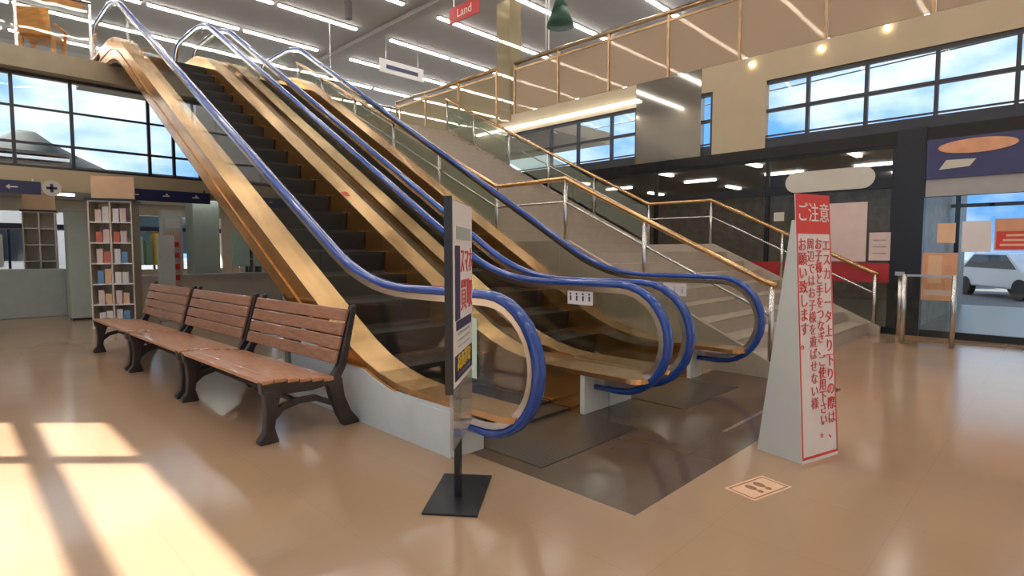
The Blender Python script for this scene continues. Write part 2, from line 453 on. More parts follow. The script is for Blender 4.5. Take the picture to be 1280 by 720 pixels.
# ------------------------------------------------------------------ gallery balustrade (right, upper floor)
def gallery(y0, y1, step, g, label):
    t = thing('gallery_balustrade', label, 'balustrade', (XR+.05, y0, 4.5))
    y = y0
    MB().tube([(XR+.05, y0, 5.9), (XR+.05, y1, 5.9)], .055, 12).build('handrail', 'bronze', t, True)
    MB().box(XR+.02, XR+.08, y0, y1, 5.72, 5.77).build('rail', 'bronze', t)
    while y < y1+.01:
        MB().box(XR+.01, XR+.07, y-.025, y+.025, 4.665, 5.86).build('post', 'bronze', t)
        if y+step < y1+.01: MB().box(XR+.035, XR+.047, y+.03, y+step-.03, 4.68, 5.715).build('glass_panel', g, t)
        y += step
    return t
gallery(-2.7, 9.9, 1.4, 'glass_gallery', 'bronze-railed gallery balustrade with beige glass panels above the right windows')
gallery(10.55, 15.05, 1.5, 'glass_gallery_far', 'short far run of gallery balustrade with clear olive panels beyond the grey column')
struct(MB().box(XR-.05, XR+.35, 9.98, 10.45, 4.5, HC-.13).build('column_upper', 'glass_gallery_far'))

# slab-edge balustrades at left and at the stair head
def edge_rail(x0, x1, y, n_, label):
    t = thing('edge_balustrade', label, 'balustrade', (x0, y, 4.5))
    MB().tube([(x0, y, 5.45), (x1, y, 5.45)], .03, 10).build('handrail', 'steel', t, True)
    for k in range(n_+1):
        x = x0+.02+(x1-x0-.04)*k/n_
        MB().box(x-.018, x+.018, y-.018, y+.018, 4.5, 5.43).build('post', 'steel', t)
        if k < n_: MB().box(x+.03, x+(x1-x0-.04)/n_-.03, y-.006, y+.006, 4.58, 5.36).build('glass_panel', 'glass_side', t)
edge_rail(-2.9, 1.95, 11.95, 5, 'steel and clear glass balustrade on the upper slab edge at far left')
edge_rail(5.95, 9.7, 14.2, 4, 'steel and glass balustrade at the head of the stairs')

# upper-floor orange furniture at left
def armchair(x, y, z):
    t = thing('armchair', 'orange wooden armchair on the upper slab behind the glass rail', 'chair', (x, y, z), R(150)); t.scale = (.92, .92, .84)
    b = LB(); b.box(-.24, .24, -.22, .22, .30, .42); b.build('seat', 'orange_wood', t, bevel=.02)
    b = LB(); b.box(-.25, .25, .16, .23, .36, .86, Matrix.Translation((0, .02, 0)) @ Matrix.Rotation(R(-8), 4, 'X')); b.build('backrest', 'orange_wood', t, bevel=.02)
    for s in (-1, 1):
        b = LB(); b.box(s*.27-.03, s*.27+.03, -.22, .22, .56, .60); b.box(s*.27-.025, s*.27+.025, -.21, -.16, .3, .56); b.build('armrest', 'orange_wood', t, bevel=.01)
        for q in (-.2, .18): LB().box(s*.24-.025, s*.24+.025, q-.025, q+.025, 0, .3).build('leg', 'orange_wood', t)
armchair(1.33, 12.3, 4.5)
tb = thing('shop_board', 'orange slatted wooden sign board hung over the upper slab at left', 'sign', (1.38, 12.1, 5.34))
b = LB()
for k in range(4): b.box(-.48, .48, -.02, .02, k*.13, k*.13+.11)
b.build('board', 'orange_wood', tb)
for s in (-.4, .4): LB().tube([(s, 0, .5), (s, 0, HC-5.34)], .008, 6).build('hanger', 'steel', tb)

# ------------------------------------------------------------------ escalators
SL = math.tan(R(30))
def zline(y, yb, z0, zt):
    return min(max(z0, z0+(y-yb)*SL), zt)
def curve_pts(yb, z0, zt, ya, yz, rad=.55):
    """(y,z) polyline: flat z0 until yb, 30 degrees up to zt, flat; corners rounded"""
    yt = yb+(zt-z0)/SL
    pts = [(ya, z0)]
    def fillet(c, din, dout, L, n=8):
        a = (c[0]-din[0]*L, c[1]-din[1]*L); b = (c[0]+dout[0]*L, c[1]+dout[1]*L)
        return [((1-t)**2*a[0]+2*t*(1-t)*c[0]+t*t*b[0], (1-t)**2*a[1]+2*t*(1-t)*c[1]+t*t*b[1]) for t in [i/n for i in range(n+1)]]
    up = (math.cos(R(30)), math.sin(R(30)))
    pts += fillet((yb, z0), (1, 0), up, rad)
    y0 = pts[-1][0]; L = (yt-rad*.866)-y0; nseg = 8
    z1 = pts[-1][1]
    pts += [(y0+L*k/nseg, z1+L*k/nseg*SL) for k in range(1, nseg)]
    pts += fillet((yt, zt), up, (1, 0), rad)
    pts.append((yz, zt))
    return pts
def samp(pts, y):
    for a, b in zip(pts, pts[1:]):
        if a[0] <= y <= b[0] and b[0] > a[0]: return a[1]+(b[1]-a[1])*(y-a[0])/(b[0]-a[0])
    return pts[0][1] if y < pts[0][0] else pts[-1][1]

RISE = 4.5
YE, YT = 1.97, 13.35        # newel ends
HR, HZ0 = .40, 1.0         # newel radius, belt centre height
def belt_path(off=0.0):
    """loop of the moving belt in (y,z), going round both newels"""
    top = curve_pts(3.70, HZ0-off, HZ0+RISE-off, YE+HR, YT-HR)
    cy, cz, r = YE+HR, HZ0-HR, HR-off
    lo = [(cy+.24, cz-r)] + [(cy-r*math.sin(a), cz-r*math.cos(a)) for a in [PI*k/14 for k in range(15)]]
    cy2, cz2 = YT-HR, HZ0+RISE-HR
    hi = [(cy2+r*math.sin(a), cz2+r*math.cos(a)) for a in [PI*k/14 for k in range(15)]] + [(cy2-.3, cz2-r)]
    return lo + top[1:-1] + hi

DK = curve_pts(3.46, .34, .34+RISE, 1.9, 13.4)                 # deck line
GL = curve_pts(3.70, HZ0-.045, HZ0-.045+RISE, YE+HR, YT-HR)
STEPL = 3.32
def escalator(xl, xr, name, label, outer_l, outer_r):
    t = thing(name, label, 'escalator', ((xl+xr)/2, 2.6, 0))
    for side, x in (('l', xl), ('r', xr)):
        s = 1 if side == 'l' else -1           # towards the steps
        ou = outer_l if side == 'l' else outer_r
        # belt
        prof = [(-.042, -.004), (-.036, -.022), (-.016, -.03), (.016, -.03), (.036, -.022), (.042, -.004), (.036, .016), (-.036, .016)]
        bp = belt_path()
        MB().tube([(x, p[0], p[1]) for p in bp], .04, prof=prof).build('handrail', 'blue_belt', t, True)
        gp = belt_path(.035)
        MB().tube([(x, p[0], p[1]) for p in gp], .02, prof=[(-.026, -.014), (.026, -.014), (.022, .026), (-.022, .026)]).build('handrail_guide', 'steel', t)
        # glass panels
        ys_ = [YE+HR, 3.2, 4.4, 5.6, 6.8, 8.0, 9.2, 10.4, 11.6, YT-HR]
        for a, b in zip(ys_[:-1], ys_[1:]):
            n_ = 8
            yy = [a+.006+(b-a-.012)*k/n_ for k in range(n_+1)]
            lo = [(y, samp(DK, y)-.01) for y in yy]; hi = [(y, samp(GL, y)-.02) for y in yy]
            if a == YE+HR:            # newel panel: add the half disc
                k_ = [PI*k/12 for k in range(0, 7)]
                r = HR-.075; cy, cz = YE+HR, HZ0-HR
                y2 = [cy-r*math.cos(PI/2*k/8) for k in range(9)]
                lo2 = [(y, cz-math.sqrt(max(0, r*r-(cy-y)**2))) for y in y2]; hi2 = [(y, cz+math.sqrt(max(1e-6, r*r-(cy-y)**2))+.002) for y in y2]
                lo = [(p[0], max(p[1], .33)) for p in lo2[:-1]] + lo; hi = hi2[:-1] + hi
            if b == YT-HR:
                r = HR-.075; cy, cz = YT-HR, HZ0+RISE-HR
                y2 = [cy+r*math.sin(PI/2*k/8) for k in range(9)]
                lo += [(y, max(cz-math.sqrt(max(0, r*r-(y-cy)**2)), RISE+.33)) for y in y2[1:]]; hi += [(y, cz+math.sqrt(max(1e-6, r*r-(y-cy)**2))) for y in y2[1:]]
            MB().strip(lo, hi, x-.005, x+.005).build('glass_panel', 'glass_side', t)
        # deck
        yy = [1.98, 2.05, 2.2, 2.6, 3.0] + [3.2+k*(13.3-3.2)/48 for k in range(49)]
        hw = [.03, .07, .1, .1, .1] + [.1]*49
        dtop = [(y, samp(DK, y)) for y in yy]; dlow = [(p[0], p[1]-.035) for p in dtop]
        d = MB()
        if ou: xa, xb = (x-.08*s, x+.17*s)
        else: xa, xb = (x-.06*s, x+.17*s)
        d.strip(dlow[2:], dtop[2:], min(xa, xb), max(xa, xb))
        # rounded nose of the deck
        cx = (xa+xb)/2; hwx = abs(xb-xa)/2
        nose = [(cx+hwx*math.cos(a), 2.2-.11*math.sin(a)) for a in [PI*k/10 for k in range(11)]]
        d.prism(nose, 'z', .305, .34)
        d.build('deck', 'warm_tint_steel_wide', t)
        if not ou:
            xm = (x-.06*s, x-.16*s)
            nd = MB(); nd.box(min(xm), max(xm), 2.25, 3.35, .30, .338); nd.build('newel_deck', 'warm_tint_steel_wide', t)
            yy3 = [3.36+k*.25 for k in range(40)]
            MB().strip([(y, samp(DK, y)-.30) for y in yy3], [(y, samp(DK, y)-.12) for y in yy3], min(xm), max(xm)).build('gap_infill', 'iron', t)
        # inner skirt: vertical strip beside the steps
        yy2 = [2.62+k*(12.9-2.62)/52 for k in range(53)]
        sk_t = [(y, samp(DK, y)-.035) for y in yy2]; sk_l = [(y, max(0.0 if y < 4 else -9, samp(DK, y)-.375)) for y in yy2]
        xs = x+.165*s
        MB().strip(sk_l, sk_t, min(xs, xs-.012*s), max(xs, xs-.012*s)).build('skirt', 'warm_reflect_steel', t)
        # outer cladding
        if ou:
            yo = [3.2+k*(12.4-3.2)/48 for k in range(49)]
            dl = [(y, samp(DK, y)-.035) for y in yo]
            bot = [(y, max(0, min(samp(DK, y)-.35 if y > 3.4 else 0, 99))) for y in yo]
            xo = x-.08*s
            c = MB(); c.strip(bot, dl, min(xo, xo+.02*s), max(xo, xo+.02*s)); c.build('side_cladding', 'warm_reflect_steel', t)
            lw = MB(); lw.box(min(xo, xo+.03*s), max(xo, xo+.03*s), 2.6, 3.6, 0, .15)
            lip = MB(); lip.strip([(p[0], p[1]-.17) for p in dl[6:]], [(p[0], p[1]-.155) for p in dl[6:]], min(xo-.012*s, xo), max(xo-.012*s, xo)); lip.build('trim_strip', 'bronze', t)
        # newel base
        xa, xb = (x-.08*s, x+.165*s) if ou else (x-.16*s, x+.165*s)
        MB().box(min(xa, xb)+.002, max(xa, xb)-.002, 2.58, 3.22, 0, .305).build('newel_base', 'side_white', t, bevel=.004)
        if ou:
            lowc = [(3.2, 0), (3.9, 0), (4.2, 0)]; hic = [(3.2, .305), (3.55, .34), (3.75, .40)]
            yp = [2.6+.1*q for q in range(23)]
            pl = MB(); pl.strip([(y, 0) for y in yp], [(y, min(samp(DK, y)-.06, .40)) for y in yp], min(x-.096*s, x-.083*s), max(x-.096*s, x-.083*s)); pl.build('side_panel', 'side_white', t)
    # steps
    xa, xb = xl+.175, xr-.175
    st = None
    y = 3.32-.4*1; k = 0
    MB().box(xa, xb, 2.1, 2.72, .001, .006).build('landing_plate', 'comb', t)
    c = MB(); c.box(xa, xb, 2.72, 2.92, .001, .03); c.build('comb_plate', 'iron', t)
    for k in range(22):
        y = 2.92+.4*k
        z = max(.0, (y+.4-3.55)*SL)
        z = round(min(z, RISE), 4)
        if k == 1: z = .03
        if y > 11.9: break
        if st is None:
            sb = LB(); sb.box(-(xb-xa)/2, (xb-xa)/2, 0, .4, -.03, 0)
            sb.prism([(0, -.03), (.02, -.03), (.05, -.26), (.03, -.26)], 'x', -(xb-xa)/2, (xb-xa)/2)
            st = sb.build('step', 'tread', t)
            e = LB(); e.box(-(xb-xa)/2, -(xb-xa)/2+.03, 0, .4, -.001, .004); e.box((xb-xa)/2-.03, (xb-xa)/2, 0, .4, -.001, .004)
            eo = e.build('step_edge', 'bronze', st)
            o = st
        else:
            o = st.copy(); C.objects.link(o); o.parent = t
            e2 = eo.copy(); C.objects.link(e2); e2.parent = o
        o.location = (0, y-2.6, max(z, .05 if k < 3 else z))
    # underside pan
    yy = [4.0+k*.3 for k in range(27)]
    MB().strip([(y, samp(DK, y)-.40) for y in yy], [(y, samp(DK, y)-.38) for y in yy], xl-.05, xr+.05).build('underside', 'iron', t)
    MB().box(xa, xb, 11.75, 13.2, RISE+.001, RISE+.02).build('landing_plate', 'comb', t)
    return t
e1 = escalator(2.2, 3.57, 'escalator', 'left escalator with blue belts, nearer one beside the wooden benches', True, False)
e2 = escalator(3.905, 5.29, 'escalator', 'right escalator with blue belts, the one beside the stairs', False, True)

# placards on the escalator glass
def placard(x, ya, yb, z0, z1, label, m, body=None, bc='ink', sz=.03):
    t = thing('notice', label, 'notice', (x, (ya+yb)/2, z0))
    MB().box(x-.009, x-.006, ya, yb, z0, z1).build('sheet', m, t)
    for k in range(body or 0):
        ym = ya+(yb-ya)*(k+.5)/body
        m = MB(); m.box(x-.0105, x-.0095, ym-.008, ym+.008, z0+.03, z1-.055); m.box(x-.0105, x-.0095, ym-.006, ym+.010, z1-.048, z1-.032)
        m.build('pictogram', bc, t)
placard(3.565, 2.62, 2.87, .83, .975-.02, 'white landscape notice stuck on the middle escalator newel glass', 'paper', 4)
placard(5.285, 2.72, 2.98, .80, .93, 'pale notice stuck on the rightmost escalator newel glass', 'paper', 3, 'counter')
placard(2.195, 2.45, 2.58, .50, .86, 'pale green portrait notice on the leftmost escalator newel glass', 'paper_green', 1)

# red-white stickers on the inner skirt deck of the left escalator
for y in (4.35, 6.2):
    z = samp(DK, y)+.002
    b = MB()
    b.strip([(y, z), (y+.1, samp(DK, y+.1)+.002)], [(y, z+.002), (y+.1, samp(DK, y+.1)+.004)], 3.42, 3.5)
    tag(b.build('caution_sticker', 'red_print'), 'small red sticker on the warm-tinted deck of the left escalator' + (', low down' if y < 5 else ', higher up'), 'sticker')

# escalator supports
for x, y in ((2.75, 6.3), (3.1, 6.9)):
    zt = samp(DK, y-.08)-.405
    t = thing('support_post', 'pale post holding up the left escalator, ' + ('nearer of the pair' if y < 6.5 else 'farther of the pair'), 'post', (x, y, 0))
    MB().cyl(x, y, .015, zt, .06, n=14).build('post', 'grey_green', t, True)
    MB().box(x-.12, x+.12, y-.12, y+.12, 0, .015).build('foot_plate', 'steel', t)

# dark landing floor
struct(MB().box(2.25, 5.7, 1.4, 2.6, -.001, .0012).build('floor_landing', 'dark_tile'))
struct(MB().box(3.76, 5.0, 1.62, 1.65, .001, .003).build('trim_3', 'steel'))

# ------------------------------------------------------------------ staircase
X1, X2 = 5.75, 9.9
st = thing('staircase', 'broad beige stone staircase rising beside the right escalator', 'staircase', ((X1+X2)/2, 2.1, 0))
nb, rb = 8, 1.25/8
poly = [(2.1, 0)]
for k in range(nb): poly += [(2.1+.32*k, rb*(k+1)), (2.1+.32*(k+1), rb*(k+1))]
poly += [(5.95, 1.25), (5.95, 0)]
MB().prism(poly, 'x', X1, X2).build('lower_flight', 'stair_stone', st)
nu = 20; ru = 3.25/nu
poly = [(5.95, 1.05), (5.95, 1.25)]
for k in range(nu): poly += [(5.95+.32*k, 1.25+ru*(k+1)), (5.95+.32*(k+1), 1.25+ru*(k+1))]
poly += [(12.35, 4.2), (12.2, 4.17)]
MB().prism(poly, 'x', X1, X2).build('upper_flight', 'stair_stone', st)
for k in range(nb): MB().box(X1+.05, X2-.05, 2.105+.32*k, 2.135+.32*k, rb*(k+1), rb*(k+1)+.003).build('nosing', 'bronze', st)
for k in range(nu): MB().box(X1+.05, X2-.05, 5.955+.32*k, 5.985+.32*k, 1.25+ru*(k+1), 1.25+ru*(k+1)+.003).build('nosing', 'bronze', st)
# stringers
for x in (X1-.06, X2):
    MB().prism([(1.95, 0), (1.95, .12), (4.6, 1.4), (5.98, 1.4), (12.3, 4.6), (12.3, 4.3), (6.0, 1.02), (5.95, 0)], 'x', x, x+.06).build('stringer', 'stair_stone', st)
def stair_z(y):
    if y < 2.1: return 0
    if y < 4.66: return (y-2.1)/2.56*1.25
    if y < 5.95: return 1.25
    return 1.25+(y-5.95)/6.4*3.25
def stair_rail(x, label, posts, glass_from):
    t = thing('stair_railing', label, 'railing', (x, 2.0, 0))
    H = .95
    path = [(2.0, H-.03), (2.1, H), (4.66, 1.25+H), (5.95, 1.25+H), (12.35, 4.5+H)]
    MB().tube([(x, p[0], p[1]) for p in path], .033, 12).build('handrail', 'warm_tint_steel_wide', t, True)
    MB().tube([(x, p[0]+(0 if i else .06), p[1]-.3) for i, p in enumerate(path)], .018, 8).build('middle_rail', 'steel', t, True)
    for y in posts:
        z = stair_z(y)+.02
        MB().cyl(x, y, max(z+.0, 0) if y > 2.15 else 0, z+H-.03, .028, n=12).build('post', 'steel', t, True)
    for a, b in zip(posts[:-1], posts[1:]):
        if a < glass_from: continue
        ya, yb = a+.05, b-.05
        MB().strip([(ya, stair_z(ya)+.2), (yb, stair_z(yb)+.2)], [(ya, stair_z(ya)+H-.08), (yb, stair_z(yb)+H-.08)], x-.004, x+.004).build('glass_panel', 'glass_stair', t)
stair_rail(X1-.03, 'stair railing on the escalator side, gold top rail on steel posts', [2.04, 3.48, 4.66, 5.95, 7.3, 8.6, 9.9, 11.2, 12.3], 5.9)
stair_rail(X2+.03, 'stair railing along the dark shop glazing, gold top rail on steel posts', [2.04, 3.4, 4.66, 5.95, 7.3, 8.6, 9.9, 11.2, 12.3], 5.9)
pn = thing('glass_barrier', 'steel framed pane closing the foot of the far stair railing', 'barrier', (X2+.03, 1.8, 0))

MB().cyl(X2+.03, 1.72, 0, .9, .03, n=12).build('post', 'steel', pn, True)
MB().box(X2+.025, X2+.035, 1.76, 1.98, .12, .8).build('glass_panel', 'glass_side', pn)
MB().box(X2-.03, X2+.09, 1.66, 1.78, .9, .96).build('cap', 'steel', pn)

# ------------------------------------------------------------------ benches
def bench(idx, y0, xoff, rz, label):
    L = 1.6
    t = thing('bench', label, 'bench', (1.605+xoff, y0+L/2, 0), rz, 'slatted wooden benches in a row')
    h_ = L/2
    # local: x from front (-) to back (+), y along
    s = LB()
    for k in range(6):
        x0 = -.25+k*.085
        z = .435-.012*k+(-.012 if k == 0 else 0)
        s.box(x0, x0+.081, -h_+.012, h_-.012, z-.03, z)
    s.build('seat', 'wood_seat', t, bevel=.008)
    bk = LB()
    for k in range(4):
        zc = .50+k*.098
        xc = .29+k*.028
        M = Matrix.Translation((xc, 0, zc)) @ Matrix.Rotation(R(16), 4, 'Y')
        bk.box(-.014, .014, -h_+.035, h_-.035, -.0465, .0465, M)
    bk.build('backrest', 'wood', t, bevel=.008)
    for sy in (-1, 1):
        y = sy*(h_-.045)
        f = LB()
        w = .028
        f.prism([(-.25, .33), (-.26, .41), (.0, .395), (.24, .36), (.30, .45), (.41, .86), (.455, .87), (.36, .44), (.30, .33), (.10, .30), (-.1, .31)], 'y', y-w, y+w)
        f.build('side_frame', 'iron', t, bevel=.008)
        f = LB(); f.prism([(-.24, .36), (-.12, .32), (-.15, .22), (-.17, .10), (-.14, 0), (-.27, 0), (-.275, .03), (-.235, .08), (-.225, .2)], 'y', y-w*1.1, y+w*1.1)
        f.build('leg', 'iron', t, bevel=.008)
        f = LB(); f.prism([(.20, .345), (.32, .36), (.34, .22), (.39, .1), (.455, .02), (.45, 0), (.33, 0), (.29, .08), (.24, .2)], 'y', y-w*1.1, y+w*1.1)
        f.build('leg', 'iron', t, bevel=.008)
        f = LB(); f.prism([(-.17, .14), (-.1, .2), (0, .225), (.12, .22), (.27, .15), (.27, .19), (.13, .262), (0, .265), (-.12, .24), (-.17, .2)], 'y', y-w*.6, y+w*.6)
        f.build('brace', 'iron', t)
    LB().tube([(0, -h_+.05, .24), (0, h_-.05, .24)], .018, 8).build('stretcher', 'iron', t, True)
    LB().box(.02, .1, -h_+.05, h_-.05, .34, .37).build('seat_beam', 'iron', t)
bench(0, 3.62, .02, R(1.5), 'brown slatted bench nearest the escalator foot, largest in view')
bench(1, 5.30, -.02, R(1.5), 'brown slatted bench in the middle of the row of three')
bench(2, 6.98, -.06, R(1.5), 'brown slatted bench at the far end beside the brochure tower')

# ------------------------------------------------------------------ A-frame caution sign
af = thing('caution_sign', 'tall white wedge-shaped caution sign with red Japanese lettering on the tan floor', 'sign', (3.497, 1.05, 0), R(-15.8))
W, D, H = .36, .30, 1.60
TX = .045
b = LB()
# body: prism leaning to its ridge
def vv(bm, p): return bm.verts.new(p)
zt = 1.44
P = [vv(b.bm, q) for q in ((0, 0, 0), (W, 0, 0), (W, D, 0), (0, D, 0), (TX*.9, D*.40, zt), (W+TX*.5, D*.40, zt), (W+TX*.5, D*.47, zt), (TX*.9, D*.47, zt))]
for f in ((0,3,2,1),(4,5,6,7),(0,1,5,4),(1,2,6,5),(2,3,7,6),(3,0,4,7)): b.bm.faces.new([P[i] for i in f])
b.build('body', 'grey_box', af)
def face_pt(u, v, off=0):            # point on the leaning front face
    y = D*.44*(v/H)
    return Vector((TX*v/H*(1 if u < .5 else .6)+u*W, y-.004-off, v))
b = LB()
P0 = [face_pt(0, .0), face_pt(1, .0), face_pt(1, H), face_pt(0, H)]
P1 = [p+Vector((0, .0035, 0)) for p in P0]
V = [vv(b.bm, p) for p in P0+P1]
for f in ((0,1,2,3),(7,6,5,4),(0,4,5,1),(1,5,6,2),(2,6,7,3),(3,7,4,0)): b.bm.faces.new([V[i] for i in f])
b.build('poster_sheet', 'paper', af)
def quad(u0, u1, v0, v1, m, name, off=.0015):
    b = LB()
    Q = [face_pt(0, v0, off).lerp(face_pt(1, v0, off), u0), face_pt(0, v0, off).lerp(face_pt(1, v0, off), u1), face_pt(0, v1, off).lerp(face_pt(1, v1, off), u1), face_pt(0, v1, off).lerp(face_pt(1, v1, off), u0)]
    V = [vv(b.bm, p) for p in Q] + [vv(b.bm, p+Vector((0, .001, 0))) for p in Q]
    for f in ((0,1,2,3),(7,6,5,4),(0,4,5,1),(1,5,6,2),(2,6,7,3),(3,7,4,0)): b.bm.faces.new([V[i] for i in f])
    return b.build(name, m, af)
quad(0, 1, 1.36, 1.60, 'red_print', 'header_band')
b1 = quad(0, .035, .02, 1.36, 'red_print', 'border'); quad(.965, 1, .02, 1.36, 'pink_print', 'border'); quad(.035, .965, .02, .035, 'red_print', 'border')
up = (TX*.8/H, D*.44/H, 1.0)
def on_face(u, v, off=.004): return face_pt(0, v, off).lerp(face_pt(1, v, off), u)
def col_text(body, u, vtop, size, m):
    """upright characters stacked downwards, one lettering mesh per column"""
    n_ = len(body)
    p = on_face(u, vtop-size*1.0*n_/2)
    text('\n'.join(body), size, m, af, p, (1, 0, 0), up, 'lettering', space=1.0, local=True, xs=.95)
text('ご注意', .125, 'white', af, on_face(.5, 1.48), (1, 0, 0), up, local=True, xs=.86)
def col2(body, u, vtop, vbot, size, m):
    cnt = len(body); pitch = (vtop-vbot)/cnt
    # one mesh: join glyph meshes
    vs, fs = [], []
    me_all = bmesh.new()
    for i, ch in enumerate(body):
        if ch == ' ': continue
        v = vtop-pitch*(i+.5)
        g = text(ch, size, m, af, on_face(u, v), (1, 0, 0), up, 'lettering', local=True)
        me_all.from_mesh(g.data); me = g.data
        bpy.data.objects.remove(g); bpy.data.meshes.remove(me)
    me = bpy.data.meshes.new('lettering'); me_all.to_mesh(me); me_all.free()
    o = bpy.data.objects.new('lettering', me); C.objects.link(o); o.parent = af; BASE[o.name] = BASE[af.name]
    me.materials.append(MATS[m])
col2('エスカレータ上り下りの際は、', .84, 1.33, .10, .083, 'red_print')
col2('お子様と手をつなぎ、ご使用下さい。', .61, 1.33, .12, .076, 'red_print')
col2('周辺ではお子様を遊ばせない様', .38, 1.33, .30, .074, 'pink_print')
col2('お願い致します。', .15, 1.33, .66, .085, 'red_print')

# ------------------------------------------------------------------ poster stand
ps = thing('poster_stand', 'black floor poster stand with a mobile phone trade-in poster beside the blue newel', 'sign', (1.815, 2.172, 0), R(38.5))
LB().box(-.24, .24, -.135, .135, 0, .012).build('base_plate', 'black', ps, bevel=.003)
LB().box(-.05, .0, -.015, .015, .012, 1.47).build('pole', 'black', ps)
LB().box(-.29, .21, -.032, -.018, .33, 1.49).build('poster_holder', 'acrylic', ps)
LB().box(-.305, -.28, -.034, -.0, .60, 1.50).build('frame', 'black', ps)
LB().box(-.28, .20, -.0355, -.0325, .62, 1.485).build('poster_sheet', 'paper', ps)
def pp(x0, x1, z0, z1, m, name): return LB().box(x0, x1, -.038, -.0357, z0, z1).build(name, m, ps)
pp(-.21, .15, 1.31, 1.37, 'counter', 'header_band')
pp(-.24, -.13, .93, 1.28, 'ink', 'phone_picture')
text('スマホ', .145, 'red_print', ps, (.03, -.039, 1.20), (1, 0, 0), (0, 0, 1), local=True, xs=.75)
text('買取', .17, 'red_print', ps, (.03, -.039, 1.03), (1, 0, 0), (0, 0, 1), local=True, xs=.9)
pp(-.22, .16, .88, .925, 'navy_board', 'text_band')
for k in range(3): pp(-.18, .12, .855-.03*k, .865-.03*k, 'counter', 'text_line')
pp(-.255, .175, .645, .765, 'ink', 'price_band')
text('高価買取', .085, 'yellow', ps, (-.04, -.039, .72), (1, 0, 0), (0, 0, 1), local=True)
pp(-.2, .12, .66, .675, 'paper', 'text_line')

# ------------------------------------------------------------------ floor sticker
fs = thing('floor_sticker', 'orange-brown rectangular floor sticker with footprints in front of the caution sign', 'sticker', (2.985, 1.105, 0), R(-14))
LB().box(-.16, .16, -.09, .09, 0, .0015).build('sheet', 'pale_orange', fs)
b = LB(); b.box(-.145, .145, -.078, -.07, .0015, .0025); b.box(-.145, .145, .07, .078, .0015, .0025); b.box(-.145, -.137, -.07, .07, .0015, .0025); b.box(.137, .145, -.07, .07, .0015, .0025)
b.build('border', 'wood', fs)
for s in (-.035, .035):
    b = LB(); b.prism([(s+.022*math.cos(a), .02+.035*math.sin(a)) for a in [2*PI*k/12 for k in range(12)]], 'z', .0015, .0025)
    b.prism([(s+.016*math.cos(a), -.035+.018*math.sin(a)) for a in [2*PI*k/12 for k in range(12)]], 'z', .0015, .0025)
    b.build('footprint', 'wood', fs)

# ------------------------------------------------------------------ signs and posters on the shopfront
def wall_sheet(x, ya, yb, z0, z1, m, name, label, cat='poster', round_=False):
    t = thing(name, label, cat, (x, (ya+yb)/2, z0))
    if round_:
        r = (z1-z0)/2; cy = (z0+z1)/2
        pts = [(yb-r+r*math.cos(a), cy+r*math.sin(a)) for a in [-PI/2+PI*k/10 for k in range(11)]] + [(ya+r+r*math.cos(a), cy+r*math.sin(a)) for a in [PI/2+PI*k/10 for k in range(11)]]
        MB().prism(pts, 'x', x-.02, x).build('board', m, t)
    else: MB().box(x-.006, x, ya, yb, z0, z1).build('sheet', m, t)
    return t
wall_sheet(XR+.02, 2.13, 3.44, 2.24, 2.58, 'paper_blank', 'shop_sign', 'blank beige capsule-shaped shop sign over the glazing', 'sign', True)
wall_sheet(XR+.028, 2.22, 2.76, 1.10, 2.03, 'paper_pink', 'poster', 'large blank pinkish poster on the dark glazing beside the black column')
t = wall_sheet(XR+.028, 1.9, 2.18, 1.12, 1.55, 'paper_pink', 'poster', 'small pale pink poster against the left side of the black column')
for k in range(3): MB().box(XR+.02, XR+.0215, 1.95, 2.13, 1.22+.1*k, 1.24+.1*k).build('text_line', 'shop_dark', t)
t = wall_sheet(XR+.028, 3.45, 3.62, 1.78, 1.93, 'paper_blank', 'notice', 'small white notice high on the dark glazing behind the sign', 'notice')
tag(MB().box(XR+.015, XR+.027, 1.9, 5.8, .78, 1.08).build('red_stripe', 'red_band'), 'red stripe across the dark shop glazing behind the stair railing', 'stripe')
t = wall_sheet(XR+.0, 1.08, 1.49, .55, 1.24, 'orange_paper', 'poster', 'orange poster low on the lobby glass behind the little glass barrier')
MB().box(XR-.008, XR-.0065, 1.26, 1.42, .8, 1.2).build('picture', 'pale_orange', t); MB().box(XR-.008, XR-.0065, 1.12, 1.46, .62, .7).build('text_band', 'paper_pink', t)
wall_sheet(XR+.0, 1.12, 1.33, 1.38, 1.66, 'pale_orange', 'poster', 'small pale orange notice above the orange poster')
wall_sheet(XR+.0, .73, 1.05, 1.25, 1.68, 'paper', 'poster', 'plain whitish poster on the lobby glass')
t = wall_sheet(XR+.0, .25, .70, 1.27, 1.70, 'orange_paper', 'poster', 'red and orange poster with lettering on the lobby glass at right')
MB().box(XR-.008, XR-.0065, .27, .68, 1.29, 1.53).build('red_panel', 'red_print', t)
for k in range(3): MB().box(XR-.0095, XR-.0082, .31+.02*k, .64-.03*k, 1.33+.065*k, 1.36+.065*k).build('text_line', 'pale_orange', t)
# dark blue brand board over the lobby
t = thing('shop_sign', 'dark blue fascia board with an orange ellipse over the lobby glass', 'sign', (XR-.04, 0, 2.3))
MB().box(XR-.04, XR-.001, -5.9, 1.49, 2.3, 2.859).build('board', 'navy_board', t)
pts = [(.93+.43*math.cos(a), 2.72+.10*math.sin(a)) for a in [2*PI*k/28 for k in range(28)]]
MB().prism(pts, 'x', XR-.055, XR-.041).build('ellipse_mark', 'orange_paper', t)
pts = [(1.40-.06, 2.42), (1.0, 2.44), (.93, 2.54), (1.26, 2.55)]
MB().prism(pts, 'x', XR-.055, XR-.041).build('white_mark', 'paper_blank', t)
struct(MB().box(XR-.01, XR+.12, -5.9, 1.49, 2.05, 2.298).build('trim_4', 'column_grey'))
